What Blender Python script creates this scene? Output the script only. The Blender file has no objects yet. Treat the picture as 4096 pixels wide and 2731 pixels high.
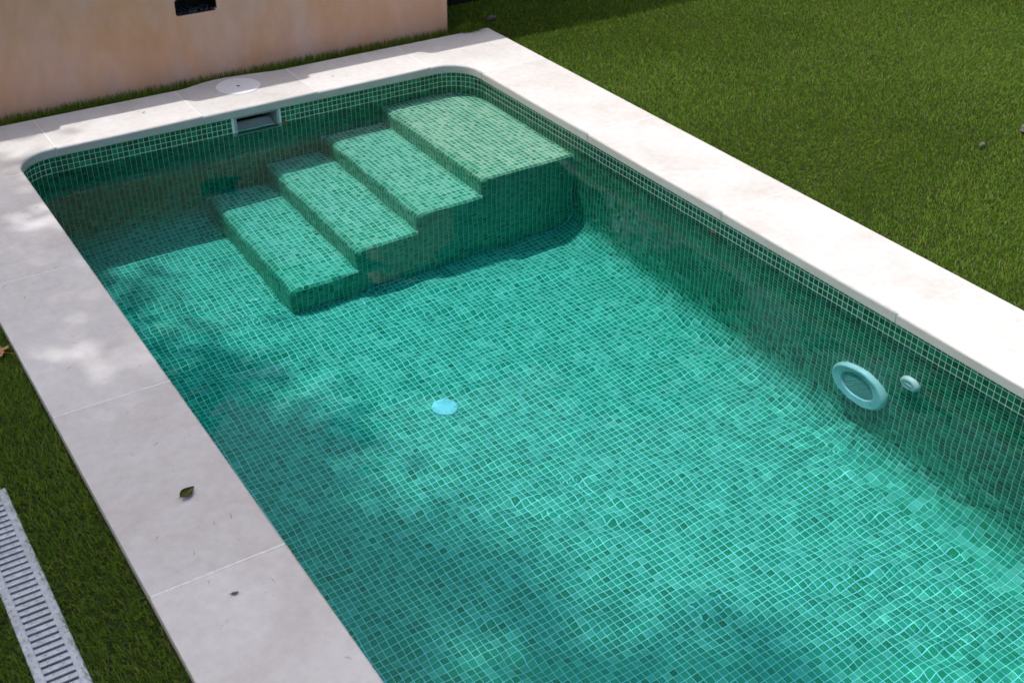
import bpy, bmesh, math, random
import numpy as np
from mathutils import Vector, Matrix

# ------------------------------------------------------------------ camera, light, exposure
sc = bpy.context.scene
C = sc.collection
random.seed(7)
RNG = np.random.default_rng(11)

F_PX, IMG_W, IMG_H = 4817.64, 4096.0, 2731.0
YAW, PITCH, ROLL = 0.57777, 0.57657, 0.00841
CAM = np.array([-3.19147, -5.41104, 2.27642])
_cy, _sy, _cp, _sp = math.cos(YAW), math.sin(YAW), math.cos(PITCH), math.sin(PITCH)
FWD = np.array([_sy * _cp, _cy * _cp, -_sp])
_r0 = np.array([_cy, -_sy, 0.0]); _u0 = np.cross(_r0, FWD)
RIGHT = math.cos(ROLL) * _r0 + math.sin(ROLL) * _u0
UP = -math.sin(ROLL) * _r0 + math.cos(ROLL) * _u0

cam_d = bpy.data.cameras.new('camera')
cam_d.sensor_width = 36.0
cam_d.lens = F_PX / IMG_W * 36.0
cam_d.clip_start, cam_d.clip_end = 0.05, 2000.0
cam_d.dof.use_dof = True
cam_d.dof.focus_distance = 4.6
cam_d.dof.aperture_fstop = 5.0
cam = bpy.data.objects.new('camera', cam_d); C.objects.link(cam)
cam.matrix_world = Matrix(((RIGHT[0], UP[0], -FWD[0], CAM[0]), (RIGHT[1], UP[1], -FWD[1], CAM[1]),
                           (RIGHT[2], UP[2], -FWD[2], CAM[2]), (0, 0, 0, 1)))
sc.camera = cam

SUN_TO = Vector((-0.19, 0.26, 1.0)).normalized()        # direction towards the sun
w = bpy.data.worlds.new('World'); sc.world = w; w.use_nodes = True
wn = w.node_tree.nodes; wl = w.node_tree.links
bg = wn['Background']; bg.inputs['Strength'].default_value = 0.15
sky = wn.new('ShaderNodeTexSky'); sky.sky_type = 'NISHITA'; sky.sun_disc = False
sky.sun_elevation = math.asin(SUN_TO.z)
sky.sun_rotation = math.atan2(SUN_TO.x, SUN_TO.y)
sky.air_density = 0.8; sky.dust_density = 5.0; sky.ozone_density = 1.0
wl.new(sky.outputs['Color'], bg.inputs['Color'])

sun_d = bpy.data.lights.new('sun', 'SUN'); sun_d.energy = 2.4; sun_d.angle = math.radians(0.53)
sun_d.color = (1.0, 0.975, 0.94)
sun = bpy.data.objects.new('sun', sun_d); C.objects.link(sun)
sun.rotation_euler = SUN_TO.to_track_quat('Z', 'Y').to_euler()
sun.location = (0, 0, 30)
sun_d.cycles.is_caustics_light = True

sc.view_settings.view_transform = 'Standard'
sc.view_settings.look = 'None'
sc.view_settings.exposure = 0.54
sc.view_settings.gamma = 1.0
sc.view_settings.use_curve_mapping = False
sc.cycles.use_denoising = True
sc.cycles.max_bounces = 14
sc.cycles.diffuse_bounces = 5
sc.cycles.transmission_bounces = 10
sc.cycles.glossy_bounces = 4
sc.cycles.transparent_max_bounces = 10
sc.cycles.caustics_reflective = False
sc.cycles.caustics_refractive = True
sc.cycles.sample_clamp_indirect = 6.0
sc.cycles.blur_glossy = 0.3
sc.cycles.volume_max_steps = 2

# ------------------------------------------------------------------ measures (metres)
ZW = -0.128                    # water level; coping top is z = 0
XR, XL, YB, YF = 0.028, -2.378, 0.015, -5.4    # tiled wall faces
ZF = -1.045                    # pool floor
RC = 0.16                      # cove radius
PIT = 0.0261                   # mosaic pitch
XI_L, XO_L = -2.3556, -2.7417  # left coping
XO_R, YO_B = 0.405, 0.3884     # right and back coping outer edges
TH = 0.047                     # coping thickness
YS = -1.005                    # front of the steps
STEP_X = [-0.495, -0.845, -1.168, -1.497]
STEP_Z = [-0.237, -0.432, -0.625, -0.825]
GZ = -0.033                     # lawn level
RP = 0.17                      # plan radius of pool corners (coping edge)

# ------------------------------------------------------------------ helpers
def link(o, parent=None):
    C.objects.link(o)
    if parent is not None: o.parent = parent
    return o

def tag(o, label=None, cat=None, group=None, kind=None):
    if label: o['label'] = label
    if cat: o['category'] = cat
    if group: o['group'] = group
    if kind: o['kind'] = kind
    return o

def empty(name, loc=(0, 0, 0)):
    o = bpy.data.objects.new(name, None); o.location = loc; o.empty_display_size = 0.05
    return link(o)

def obj(name, me, mat, parent=None, smooth=False):
    if isinstance(me, bmesh.types.BMesh):
        bm = me; me = bpy.data.meshes.new(name); bm.to_mesh(me); bm.free()
    if mat is not None: me.materials.append(mat)
    if smooth: me.shade_smooth()
    o = bpy.data.objects.new(name, me)
    return link(o, parent)

def np_mesh(name, verts, loops, sizes):
    me = bpy.data.meshes.new(name)
    nv, nl, nf = len(verts), len(loops), len(sizes)
    me.vertices.add(nv); me.vertices.foreach_set('co', np.ascontiguousarray(verts, np.float32).ravel())
    me.loops.add(nl); me.loops.foreach_set('vertex_index', np.ascontiguousarray(loops, np.int32))
    me.polygons.add(nf)
    st = np.zeros(nf, np.int32); st[1:] = np.cumsum(sizes)[:-1]
    me.polygons.foreach_set('loop_start', st)
    me.update(calc_edges=True); me.validate()
    return me

def box(bm, x0, x1, y0, y1, z0, z1, bev=0.0):
    vs = [bm.verts.new((x, y, z)) for z in (z0, z1) for y in (y0, y1) for x in (x0, x1)]
    fs = [bm.faces.new([vs[i] for i in q]) for q in ((0, 2, 3, 1), (4, 5, 7, 6), (0, 1, 5, 4), (2, 6, 7, 3), (0, 4, 6, 2), (1, 3, 7, 5))]
    if bev > 0:
        es = list({e for f in fs for e in f.edges})
        bmesh.ops.bevel(bm, geom=es, offset=bev, segments=2, affect='EDGES', profile=0.5)

def lathe(bm, prof, n=48, axis='Z', origin=(0, 0, 0)):
    """prof: [(r, h)...] turned about the axis; open or ending at r = 0."""
    o = Vector(origin); rings = []
    for r, h in prof:
        ring = []
        for k in range(n if r > 1e-6 else 1):
            a = 2 * math.pi * k / n
            c, s = r * math.cos(a), r * math.sin(a)
            p = {'Z': (c, s, h), 'X': (-h, c, s), 'Y': (c, -h, s)}[axis]
            ring.append(bm.verts.new(o + Vector(p)))
        rings.append(ring)
    for A, B in zip(rings, rings[1:]):
        for k in range(n):
            a0, a1 = A[k % len(A)], A[(k + 1) % len(A)]
            b0, b1 = B[k % len(B)], B[(k + 1) % len(B)]
            q = []
            for v in (a0, a1, b1, b0):
                if v not in q: q.append(v)
            if len(q) > 2: bm.faces.new(q)
    bmesh.ops.recalc_face_normals(bm, faces=bm.faces)

def tube(bm, pts, rads, n=8):
    rings = []
    for i, p in enumerate(pts):
        p = Vector(p)
        d = (Vector(pts[min(i + 1, len(pts) - 1)]) - Vector(pts[max(i - 1, 0)])).normalized()
        a = d.cross(Vector((0.31, 0.2, 0.93))).normalized(); b = d.cross(a)
        rings.append([bm.verts.new(p + (a * math.cos(2 * math.pi * k / n) + b * math.sin(2 * math.pi * k / n)) * rads[i]) for k in range(n)])
    for A, B in zip(rings, rings[1:]):
        for k in range(n): bm.faces.new((A[k], A[(k + 1) % n], B[(k + 1) % n], B[k]))
    bm.faces.new(rings[0][::-1]); bm.faces.new(rings[-1])

def offset_poly(pts, d):
    """Move edge i (pts[i] -> pts[i+1]) of a CCW polygon inwards by d[i]."""
    n = len(pts); out = []
    for i in range(n):
        p0, p1, p2 = pts[i - 1], pts[i], pts[(i + 1) % n]
        e0 = np.array([p1[0] - p0[0], p1[1] - p0[1]]); e0 /= np.linalg.norm(e0)
        e1 = np.array([p2[0] - p1[0], p2[1] - p1[1]]); e1 /= np.linalg.norm(e1)
        n0, n1 = np.array([-e0[1], e0[0]]), np.array([-e1[1], e1[0]])
        a, b = d[i - 1], d[i]
        det = n0[0] * n1[1] - n0[1] * n1[0]
        if abs(det) < 0.02:
            v = (n0 + n1); v = v / np.linalg.norm(v) * (a + b) / 2
        else:
            v = np.array([(a * n1[1] - b * n0[1]) / det, (n0[0] * b - n1[0] * a) / det])
        out.append((p1[0] + v[0], p1[1] + v[1]))
    return out

# ---- projecting a point under the water to the picture (used only to choose which tiles show largest)
def to_pixel(P):
    P = np.asarray(P, float)
    dx, dy = P[:, 0] - CAM[0], P[:, 1] - CAM[1]
    D = np.hypot(dx, dy); hc = CAM[2] - ZW; hp = np.maximum(ZW - P[:, 2], 1e-6)
    lo, hi = np.zeros_like(D), D.copy()
    for _ in range(40):
        m = (lo + hi) / 2
        f = m / np.hypot(m, hc) - 1.333 * (D - m) / np.hypot(D - m, hp)
        lo = np.where(f < 0, m, lo); hi = np.where(f < 0, hi, m)
    t = lo / D
    Q = np.stack([CAM[0] + dx * t, CAM[1] + dy * t, np.full_like(D, ZW)], 1)
    Q = np.where((P[:, 2] > ZW)[:, None], P, Q)
    v = Q - CAM; z = v @ FWD
    return np.stack([IMG_W / 2 + F_PX * (v @ RIGHT) / z, IMG_H / 2 - F_PX * (v @ UP) / z], 1), Q

# ------------------------------------------------------------------ materials
def mat(name):
    m = bpy.data.materials.new(name); m.use_nodes = True
    nt = m.node_tree; return m, nt, nt.nodes['Principled BSDF']

def nd(nt, t, **kw):
    n = nt.nodes.new(t)
    for k, v in kw.items(): setattr(n, k, v)
    return n

def noise(nt, scale, detail=4.0, rough=0.55, coord='Object', vec=None, dist=0.0):
    n = nd(nt, 'ShaderNodeTexNoise'); n.inputs['Scale'].default_value = scale
    n.inputs['Detail'].default_value = detail; n.inputs['Roughness'].default_value = rough
    n.inputs['Distortion'].default_value = dist
    if vec is None:
        tc = nd(nt, 'ShaderNodeTexCoord'); vec = tc.outputs[coord]
    nt.links.new(vec, n.inputs['Vector']); return n

def ramp(nt, fac, stops):
    r = nd(nt, 'ShaderNodeValToRGB'); el = r.color_ramp.elements
    while len(el) < len(stops): el.new(0.5)
    for e, (p, c) in zip(el, stops): e.position = p; e.color = (*c, 1) if len(c) == 3 else c
    nt.links.new(fac, r.inputs['Fac']); return r

def mix(nt, fac, a, b, mode='MIX'):
    m = nd(nt, 'ShaderNodeMix', data_type='RGBA', blend_type=mode)
    for s, v in ((m.inputs[0], fac), (m.inputs[6], a), (m.inputs[7], b)):
        if hasattr(v, 'is_output'): nt.links.new(v, s)
        elif isinstance(v, (int, float)): s.default_value = v
        else: s.default_value = (*v, 1)
    return m.outputs[2]

def bump(nt, bsdf, height, strength, dist):
    b = nd(nt, 'ShaderNodeBump'); b.inputs['Strength'].default_value = strength; b.inputs['Distance'].default_value = dist
    nt.links.new(height, b.inputs['Height']); nt.links.new(b.outputs['Normal'], bsdf.inputs['Normal'])

def mat_tile():
    m, nt, b = mat('mosaic_glass')
    at = nd(nt, 'ShaderNodeAttribute', attribute_name='tint')
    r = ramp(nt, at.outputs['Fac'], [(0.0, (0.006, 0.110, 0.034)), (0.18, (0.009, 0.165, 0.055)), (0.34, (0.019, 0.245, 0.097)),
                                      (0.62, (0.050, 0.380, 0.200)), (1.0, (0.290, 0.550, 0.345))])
    geo = nd(nt, 'ShaderNodeNewGeometry')
    n = noise(nt, 160.0, 3.0, 0.6, vec=geo.outputs['Position'], dist=0.6)
    rr = ramp(nt, n.outputs['Fac'], [(0.25, (0.78, 0.80, 0.78)), (0.75, (1.16, 1.14, 1.16))])
    nt.links.new(mix(nt, 1.0, r.outputs['Color'], rr.outputs['Color'], 'MULTIPLY'), b.inputs['Base Color'])
    b.inputs['Roughness'].default_value = 0.25; b.inputs['Specular IOR Level'].default_value = 0.22
    return m

def mat_grout():
    m, nt, b = mat('grout')
    geo = nd(nt, 'ShaderNodeNewGeometry')
    n = noise(nt, 9.0, 5.0, 0.6, vec=geo.outputs['Position'])
    r = ramp(nt, n.outputs['Fac'], [(0.3, (0.76, 0.77, 0.72)), (0.7, (0.86, 0.87, 0.82))])
    nt.links.new(r.outputs['Color'], b.inputs['Base Color']); b.inputs['Roughness'].default_value = 0.9
    b.inputs['Specular IOR Level'].default_value = 0.1
    return m

def mat_stone():
    m, nt, b = mat('limestone')
    geo = nd(nt, 'ShaderNodeNewGeometry'); P = geo.outputs['Position']
    oi = nd(nt, 'ShaderNodeObjectInfo')
    big = noise(nt, 3.2, 5.0, 0.6, vec=P, dist=0.4)
    fine = noise(nt, 420.0, 3.0, 0.7, vec=P)
    mid = noise(nt, 28.0, 6.0, 0.65, vec=P)
    c = ramp(nt, big.outputs['Fac'], [(0.30, (0.490, 0.468, 0.440)), (0.50, (0.550, 0.540, 0.525)), (0.72, (0.585, 0.580, 0.572))]).outputs['Color']
    c = mix(nt, 0.55, c, ramp(nt, mid.outputs['Fac'], [(0.35, (0.86, 0.84, 0.82)), (0.65, (1.05, 1.05, 1.05))]).outputs['Color'], 'MULTIPLY')
    c = mix(nt, 0.5, c, ramp(nt, fine.outputs['Fac'], [(0.3, (0.84, 0.83, 0.82)), (0.7, (1.08, 1.08, 1.08))]).outputs['Color'], 'MULTIPLY')
    # small dark pits and grey specks
    vor = nd(nt, 'ShaderNodeTexVoronoi'); vor.inputs['Scale'].default_value = 34.0; nt.links.new(P, vor.inputs['Vector'])
    spot = ramp(nt, vor.outputs['Distance'], [(0.0, (1, 1, 1)), (0.06, (1, 1, 1)), (0.10, (0, 0, 0))])
    gate = noise(nt, 7.0, 2.0, 0.5, vec=P)
    g2 = ramp(nt, gate.outputs['Fac'], [(0.57, (0, 0, 0)), (0.63, (0.55, 0.55, 0.55))])
    f = mix(nt, 1.0, spot.outputs['Color'], g2.outputs['Color'], 'MULTIPLY')
    c = mix(nt, f, c, (0.30, 0.29, 0.28))
    rnd = ramp(nt, oi.outputs['Random'], [(0.0, (0.93, 0.925, 0.92)), (1.0, (1.03, 1.03, 1.03))])
    c = mix(nt, 1.0, c, rnd.outputs['Color'], 'MULTIPLY')
    nt.links.new(c, b.inputs['Base Color']); b.inputs['Roughness'].default_value = 0.78
    b.inputs['Specular IOR Level'].default_value = 0.25
    h = nd(nt, 'ShaderNodeMath', operation='ADD')
    nt.links.new(fine.outputs['Fac'], h.inputs[0]); nt.links.new(mid.outputs['Fac'], h.inputs[1])
    bump(nt, b, h.outputs[0], 0.35, 0.002)
    return m

def mat_stone_edge():
    """Sawn, bush-hammered side faces of the coping: same stone, coarse relief."""
    m, nt, b = mat('limestone_rough_edge')
    geo = nd(nt, 'ShaderNodeNewGeometry'); P = geo.outputs['Position']
    n = noise(nt, 260.0, 4.0, 0.75, vec=P); g = noise(nt, 6.0, 4.0, 0.6, vec=P)
    c = ramp(nt, g.outputs['Fac'], [(0.3, (0.53, 0.49, 0.43)), (0.7, (0.60, 0.57, 0.52))]).outputs['Color']
    c = mix(nt, 0.6, c, ramp(nt, n.outputs['Fac'], [(0.35, (0.72, 0.71, 0.68)), (0.65, (1.1, 1.1, 1.1))]).outputs['Color'], 'MULTIPLY')
    nt.links.new(c, b.inputs['Base Color']); b.inputs['Roughness'].default_value = 0.9
    b.inputs['Specular IOR Level'].default_value = 0.15
    bump(nt, b, n.outputs['Fac'], 0.8, 0.004)
    return m

def mat_simple(name, col, rough=0.5, spec=0.5, var=0.0, scale=20.0, metal=0.0, bumpv=0.0):
    m, nt, b = mat(name)
    b.inputs['Roughness'].default_value = rough; b.inputs['Specular IOR Level'].default_value = spec
    b.inputs['Metallic'].default_value = metal
    geo = nd(nt, 'ShaderNodeNewGeometry')
    n = noise(nt, scale, 5.0, 0.6, vec=geo.outputs['Position'])
    lo = tuple(x * (1 - var) for x in col); hi = tuple(min(1, x * (1 + var)) for x in col)
    nt.links.new(ramp(nt, n.outputs['Fac'], [(0.3, lo), (0.7, hi)]).outputs['Color'], b.inputs['Base Color'])
    if bumpv: bump(nt, b, n.outputs['Fac'], bumpv, 0.01)
    return m

def mat_wall():
    m, nt, b = mat('peach_limewash')
    geo = nd(nt, 'ShaderNodeNewGeometry'); P = geo.outputs['Position']
    mp = nd(nt, 'ShaderNodeMapping'); mp.inputs['Scale'].default_value = (1.0, 1.0, 0.55); nt.links.new(P, mp.inputs['Vector'])
    a = noise(nt, 3.6, 6.0, 0.62, vec=mp.outputs['Vector'], dist=0.5)
    s = noise(nt, 12.0, 5.0, 0.6, vec=mp.outputs['Vector'])
    f = noise(nt, 300.0, 3.0, 0.6, vec=P)
    c = ramp(nt, a.outputs['Fac'], [(0.30, (0.76, 0.395, 0.210)), (0.50, (0.77, 0.445, 0.285)), (0.70, (0.77, 0.500, 0.390))]).outputs['Color']
    c = mix(nt, 0.5, c, ramp(nt, s.outputs['Fac'], [(0.3, (0.84, 0.80, 0.78)), (0.7, (1.1, 1.1, 1.1))]).outputs['Color'], 'MULTIPLY')
    sx = nd(nt, 'ShaderNodeSeparateXYZ'); nt.links.new(P, sx.inputs[0])
    nt.links.new(c, b.inputs['Base Color']); b.inputs['Roughness'].default_value = 0.85
    b.inputs['Specular IOR Level'].default_value = 0.2
    bump(nt, b, f.outputs['Fac'], 0.15, 0.002)
    return m

def mat_grass():
    m, nt, b = mat('turf_blade')
    at = nd(nt, 'ShaderNodeAttribute', attribute_name='tint')
    r = ramp(nt, at.outputs['Fac'], [(0.0, (0.052, 0.120, 0.003)), (0.45, (0.108, 0.205, 0.006)), (0.80, (0.180, 0.265, 0.020)),
                                     (0.93, (0.14, 0.22, 0.06)), (1.0, (0.30, 0.23, 0.07))])
    nt.links.new(r.outputs['Color'], b.inputs['Base Color']); b.inputs['Roughness'].default_value = 0.5
    b.inputs['Specular IOR Level'].default_value = 0.2
    tr = nd(nt, 'ShaderNodeBsdfTranslucent'); nt.links.new(r.outputs['Color'], tr.inputs['Color'])
    mx = nd(nt, 'ShaderNodeMixShader'); mx.inputs[0].default_value = 0.25
    nt.links.new(b.outputs[0], mx.inputs[1]); nt.links.new(tr.outputs[0], mx.inputs[2])
    nt.links.new(mx.outputs[0], nt.nodes['Material Output'].inputs['Surface'])
    return m

def mat_leaf(name, c0, c1, trans=0.35):
    m, nt, b = mat(name)
    geo = nd(nt, 'ShaderNodeNewGeometry')
    n = noise(nt, 1.7, 3.0, 0.6, vec=geo.outputs['Position'])
    r = ramp(nt, n.outputs['Fac'], [(0.35, c0), (0.65, c1)])
    nt.links.new(r.outputs['Color'], b.inputs['Base Color']); b.inputs['Roughness'].default_value = 0.45
    tr = nd(nt, 'ShaderNodeBsdfTranslucent'); nt.links.new(r.outputs['Color'], tr.inputs['Color'])
    mx = nd(nt, 'ShaderNodeMixShader'); mx.inputs[0].default_value = trans
    nt.links.new(b.outputs[0], mx.inputs[1]); nt.links.new(tr.outputs[0], mx.inputs[2])
    nt.links.new(mx.outputs[0], nt.nodes['Material Output'].inputs['Surface'])
    return m

def mat_water():
    m = bpy.data.materials.new('pool_water'); m.use_nodes = True
    nt = m.node_tree; nt.nodes.clear()
    out = nd(nt, 'ShaderNodeOutputMaterial')
    rf = nd(nt, 'ShaderNodeBsdfRefraction'); rf.inputs['IOR'].default_value = 1.333; rf.inputs['Roughness'].default_value = 0.0
    gl = nd(nt, 'ShaderNodeBsdfGlossy'); gl.inputs['Roughness'].default_value = 0.0
    fr = nd(nt, 'ShaderNodeFresnel'); fr.inputs['IOR'].default_value = 1.333
    fm = nd(nt, 'ShaderNodeMath', operation='MULTIPLY'); fm.inputs[1].default_value = 0.85
    g = nd(nt, 'ShaderNodeMixShader')
    nt.links.new(fr.outputs[0], fm.inputs[0]); nt.links.new(fm.outputs[0], g.inputs[0])
    nt.links.new(rf.outputs[0], g.inputs[1]); nt.links.new(gl.outputs[0], g.inputs[2])
    va = nd(nt, 'ShaderNodeVolumeAbsorption')
    va.inputs['Color'].default_value = (0.0, 0.91, 0.995, 1)
    geo = nd(nt, 'ShaderNodeNewGeometry'); sep = nd(nt, 'ShaderNodeSeparateXYZ'); nt.links.new(geo.outputs['Position'], sep.inputs[0])
    lt = nd(nt, 'ShaderNodeMath', operation='LESS_THAN'); lt.inputs[1].default_value = ZW + 0.01     # the air above absorbs nothing
    mul = nd(nt, 'ShaderNodeMath', operation='MULTIPLY'); mul.inputs[1].default_value = 1.7
    nt.links.new(sep.outputs['Z'], lt.inputs[0]); nt.links.new(lt.outputs[0], mul.inputs[0])
    nt.links.new(mul.outputs[0], va.inputs['Density'])
    nt.links.new(g.outputs[0], out.inputs['Surface']); nt.links.new(va.outputs[0], out.inputs['Volume'])
    return m

M = dict(tile=mat_tile(), grout=mat_grout(), stone=mat_stone(), edge=mat_stone_edge(), wall=mat_wall(), grass=mat_grass(), water=mat_water(),
         white=mat_simple('white_plastic', (0.82, 0.83, 0.82), 0.35, 0.4, 0.06, 14.0),
         lid=mat_simple('white_lid_plastic', (0.70, 0.71, 0.72), 0.45, 0.4, 0.04, 30.0),
         joint=mat_simple('white_joint_grout', (0.64, 0.65, 0.64), 0.85, 0.2, 0.14, 60.0, bumpv=0.4),
         dark=mat_simple('dark_plastic_and_shade', (0.012, 0.012, 0.012), 0.5, 0.3, 0.3, 30.0),
         throat=mat_simple('grey_throat_plastic', (0.42, 0.45, 0.43), 0.5, 0.4, 0.2, 20.0),
         soil=mat_simple('turf_backing', (0.020, 0.030, 0.010), 0.95, 0.05, 0.5, 60.0),
         galv=mat_simple('galvanised_steel', (0.36, 0.40, 0.45), 0.5, 0.5, 0.22, 60.0, metal=0.75),
         rock=mat_simple('grey_rock', (0.10, 0.095, 0.08), 0.9, 0.2, 0.35, 40.0, bumpv=0.6),
         rubble=mat_simple('rubble', (0.10, 0.105, 0.115), 0.95, 0.1, 0.5, 120.0),
         board=mat_simple('black_stained_timber', (0.010, 0.010, 0.010), 0.7, 0.2, 0.4, 14.0),
         bark=mat_simple('bark', (0.085, 0.065, 0.048), 0.95, 0.1, 0.45, 9.0, bumpv=0.8),
         leaf_a=mat_leaf('crown_leaf', (0.030, 0.060, 0.012), (0.060, 0.105, 0.022)),
         leaf_b=mat_leaf('far_crown_leaf', (0.022, 0.045, 0.012), (0.045, 0.080, 0.020)),
         leaf_green=mat_simple('fallen_green_leaf', (0.12, 0.13, 0.016), 0.4, 0.5, 0.35, 60.0),
         leaf_brown=mat_simple('dry_brown_leaf', (0.33, 0.17, 0.075), 0.7, 0.3, 0.25, 70.0, bumpv=0.5),
         leaf_red=mat_simple('reddish_leaf', (0.30, 0.09, 0.035), 0.55, 0.4, 0.3, 90.0),
         leaf_yellow=mat_simple('yellow_leaf', (0.40, 0.36, 0.05), 0.55, 0.3, 0.3, 90.0),
         clip=mat_simple('dry_clipping', (0.060, 0.055, 0.045), 0.8, 0.2, 0.4, 90.0))

def mat_lens():
    m, nt, b = mat('ribbed_lens')
    geo = nd(nt, 'ShaderNodeNewGeometry')
    wv = nd(nt, 'ShaderNodeTexWave', wave_type='BANDS', bands_direction='DIAGONAL')
    wv.inputs['Scale'].default_value = 62.0; wv.inputs['Distortion'].default_value = 0.6
    nt.links.new(geo.outputs['Position'], wv.inputs['Vector'])
    r = ramp(nt, wv.outputs['Fac'], [(0.25, (0.10, 0.20, 0.17)), (0.75, (0.40, 0.55, 0.50))])
    nt.links.new(r.outputs['Color'], b.inputs['Base Color'])
    b.inputs['Roughness'].default_value = 0.12
    bump(nt, b, wv.outputs['Fac'], 0.5, 0.004)
    return m
M['lens'] = mat_lens()

# ------------------------------------------------------------------ ground
def ring_sheet(name, outer, inner, z, m):
    """Rectangular sheet with a rectangular hole (outer, inner = x0, x1, y0, y1)."""
    ox0, ox1, oy0, oy1 = outer; ix0, ix1, iy0, iy1 = inner
    v = [(ox0, oy0, z), (ox1, oy0, z), (ox1, oy1, z), (ox0, oy1, z), (ix0, iy0, z), (ix1, iy0, z), (ix1, iy1, z), (ix0, iy1, z)]
    f = [(0, 1, 5, 4), (1, 2, 6, 5), (2, 3, 7, 6), (3, 0, 4, 7)]
    me = bpy.data.meshes.new(name); me.from_pydata(v, [], f)
    return obj(name, me, m)

lawn = ring_sheet('lawn', (-400, 400, -400, 400), (XL - 0.10, XR + 0.10, YF - 0.10, YB + 0.10), GZ, M['soil'])
tag(lawn, kind='structure')

# ------------------------------------------------------------------ pool shell: beds of grout with mosaic tiles on them
def tile_mesh(tint, tw=PIT - 0.0027, h=0.0007):
    """One glass mosaic tile: bevelled top and four sides, lying on z = 0."""
    a, b = tw / 2, tw / 2 - 0.0006
    v = [(-a, -a, -0.001), (a, -a, -0.001), (a, a, -0.001), (-a, a, -0.001),
         (-a, -a, h - 0.0003), (a, -a, h - 0.0003), (a, a, h - 0.0003), (-a, a, h - 0.0003),
         (-b, -b, h), (b, -b, h), (b, b, h), (-b, b, h)]
    f = [(8, 9, 10, 11)]
    for i in range(4):
        j = (i + 1) % 4
        f += [(i, j, 4 + j, 4 + i), (4 + i, 4 + j, 8 + j, 8 + i)]
    me = bpy.data.meshes.new('tile'); me.from_pydata(v, [], f)
    at = me.attributes.new('tint', 'FLOAT', 'FACE'); at.data.foreach_set('value', np.full(len(f), tint, np.float32))
    me.materials.append(M['tile']); return me

TINTS = [0.02, 0.10, 0.20, 0.28, 0.36, 0.44, 0.50, 0.56, 0.62, 0.68, 0.76, 0.86, 0.97]
TILE_MESH = [tile_mesh(t) for t in TINTS]
MIX = {'floor': np.array([0, 0, 0, 0.3, 2, 6, 10, 13, 15, 14, 11, 8, 5], float), 'step': np.array([0, 0, 0, 0.5, 2.5, 5, 8, 10, 12, 14, 15, 15, 12], float),  # paler step blend: own pale tiles and some sunlight in the tint
       'wall': np.array([3, 9, 13, 14, 12, 9, 6, 4, 2, 1, 0, 0, 0], float)}  # wall blend darker than the floor: shade put into the tint

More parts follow.
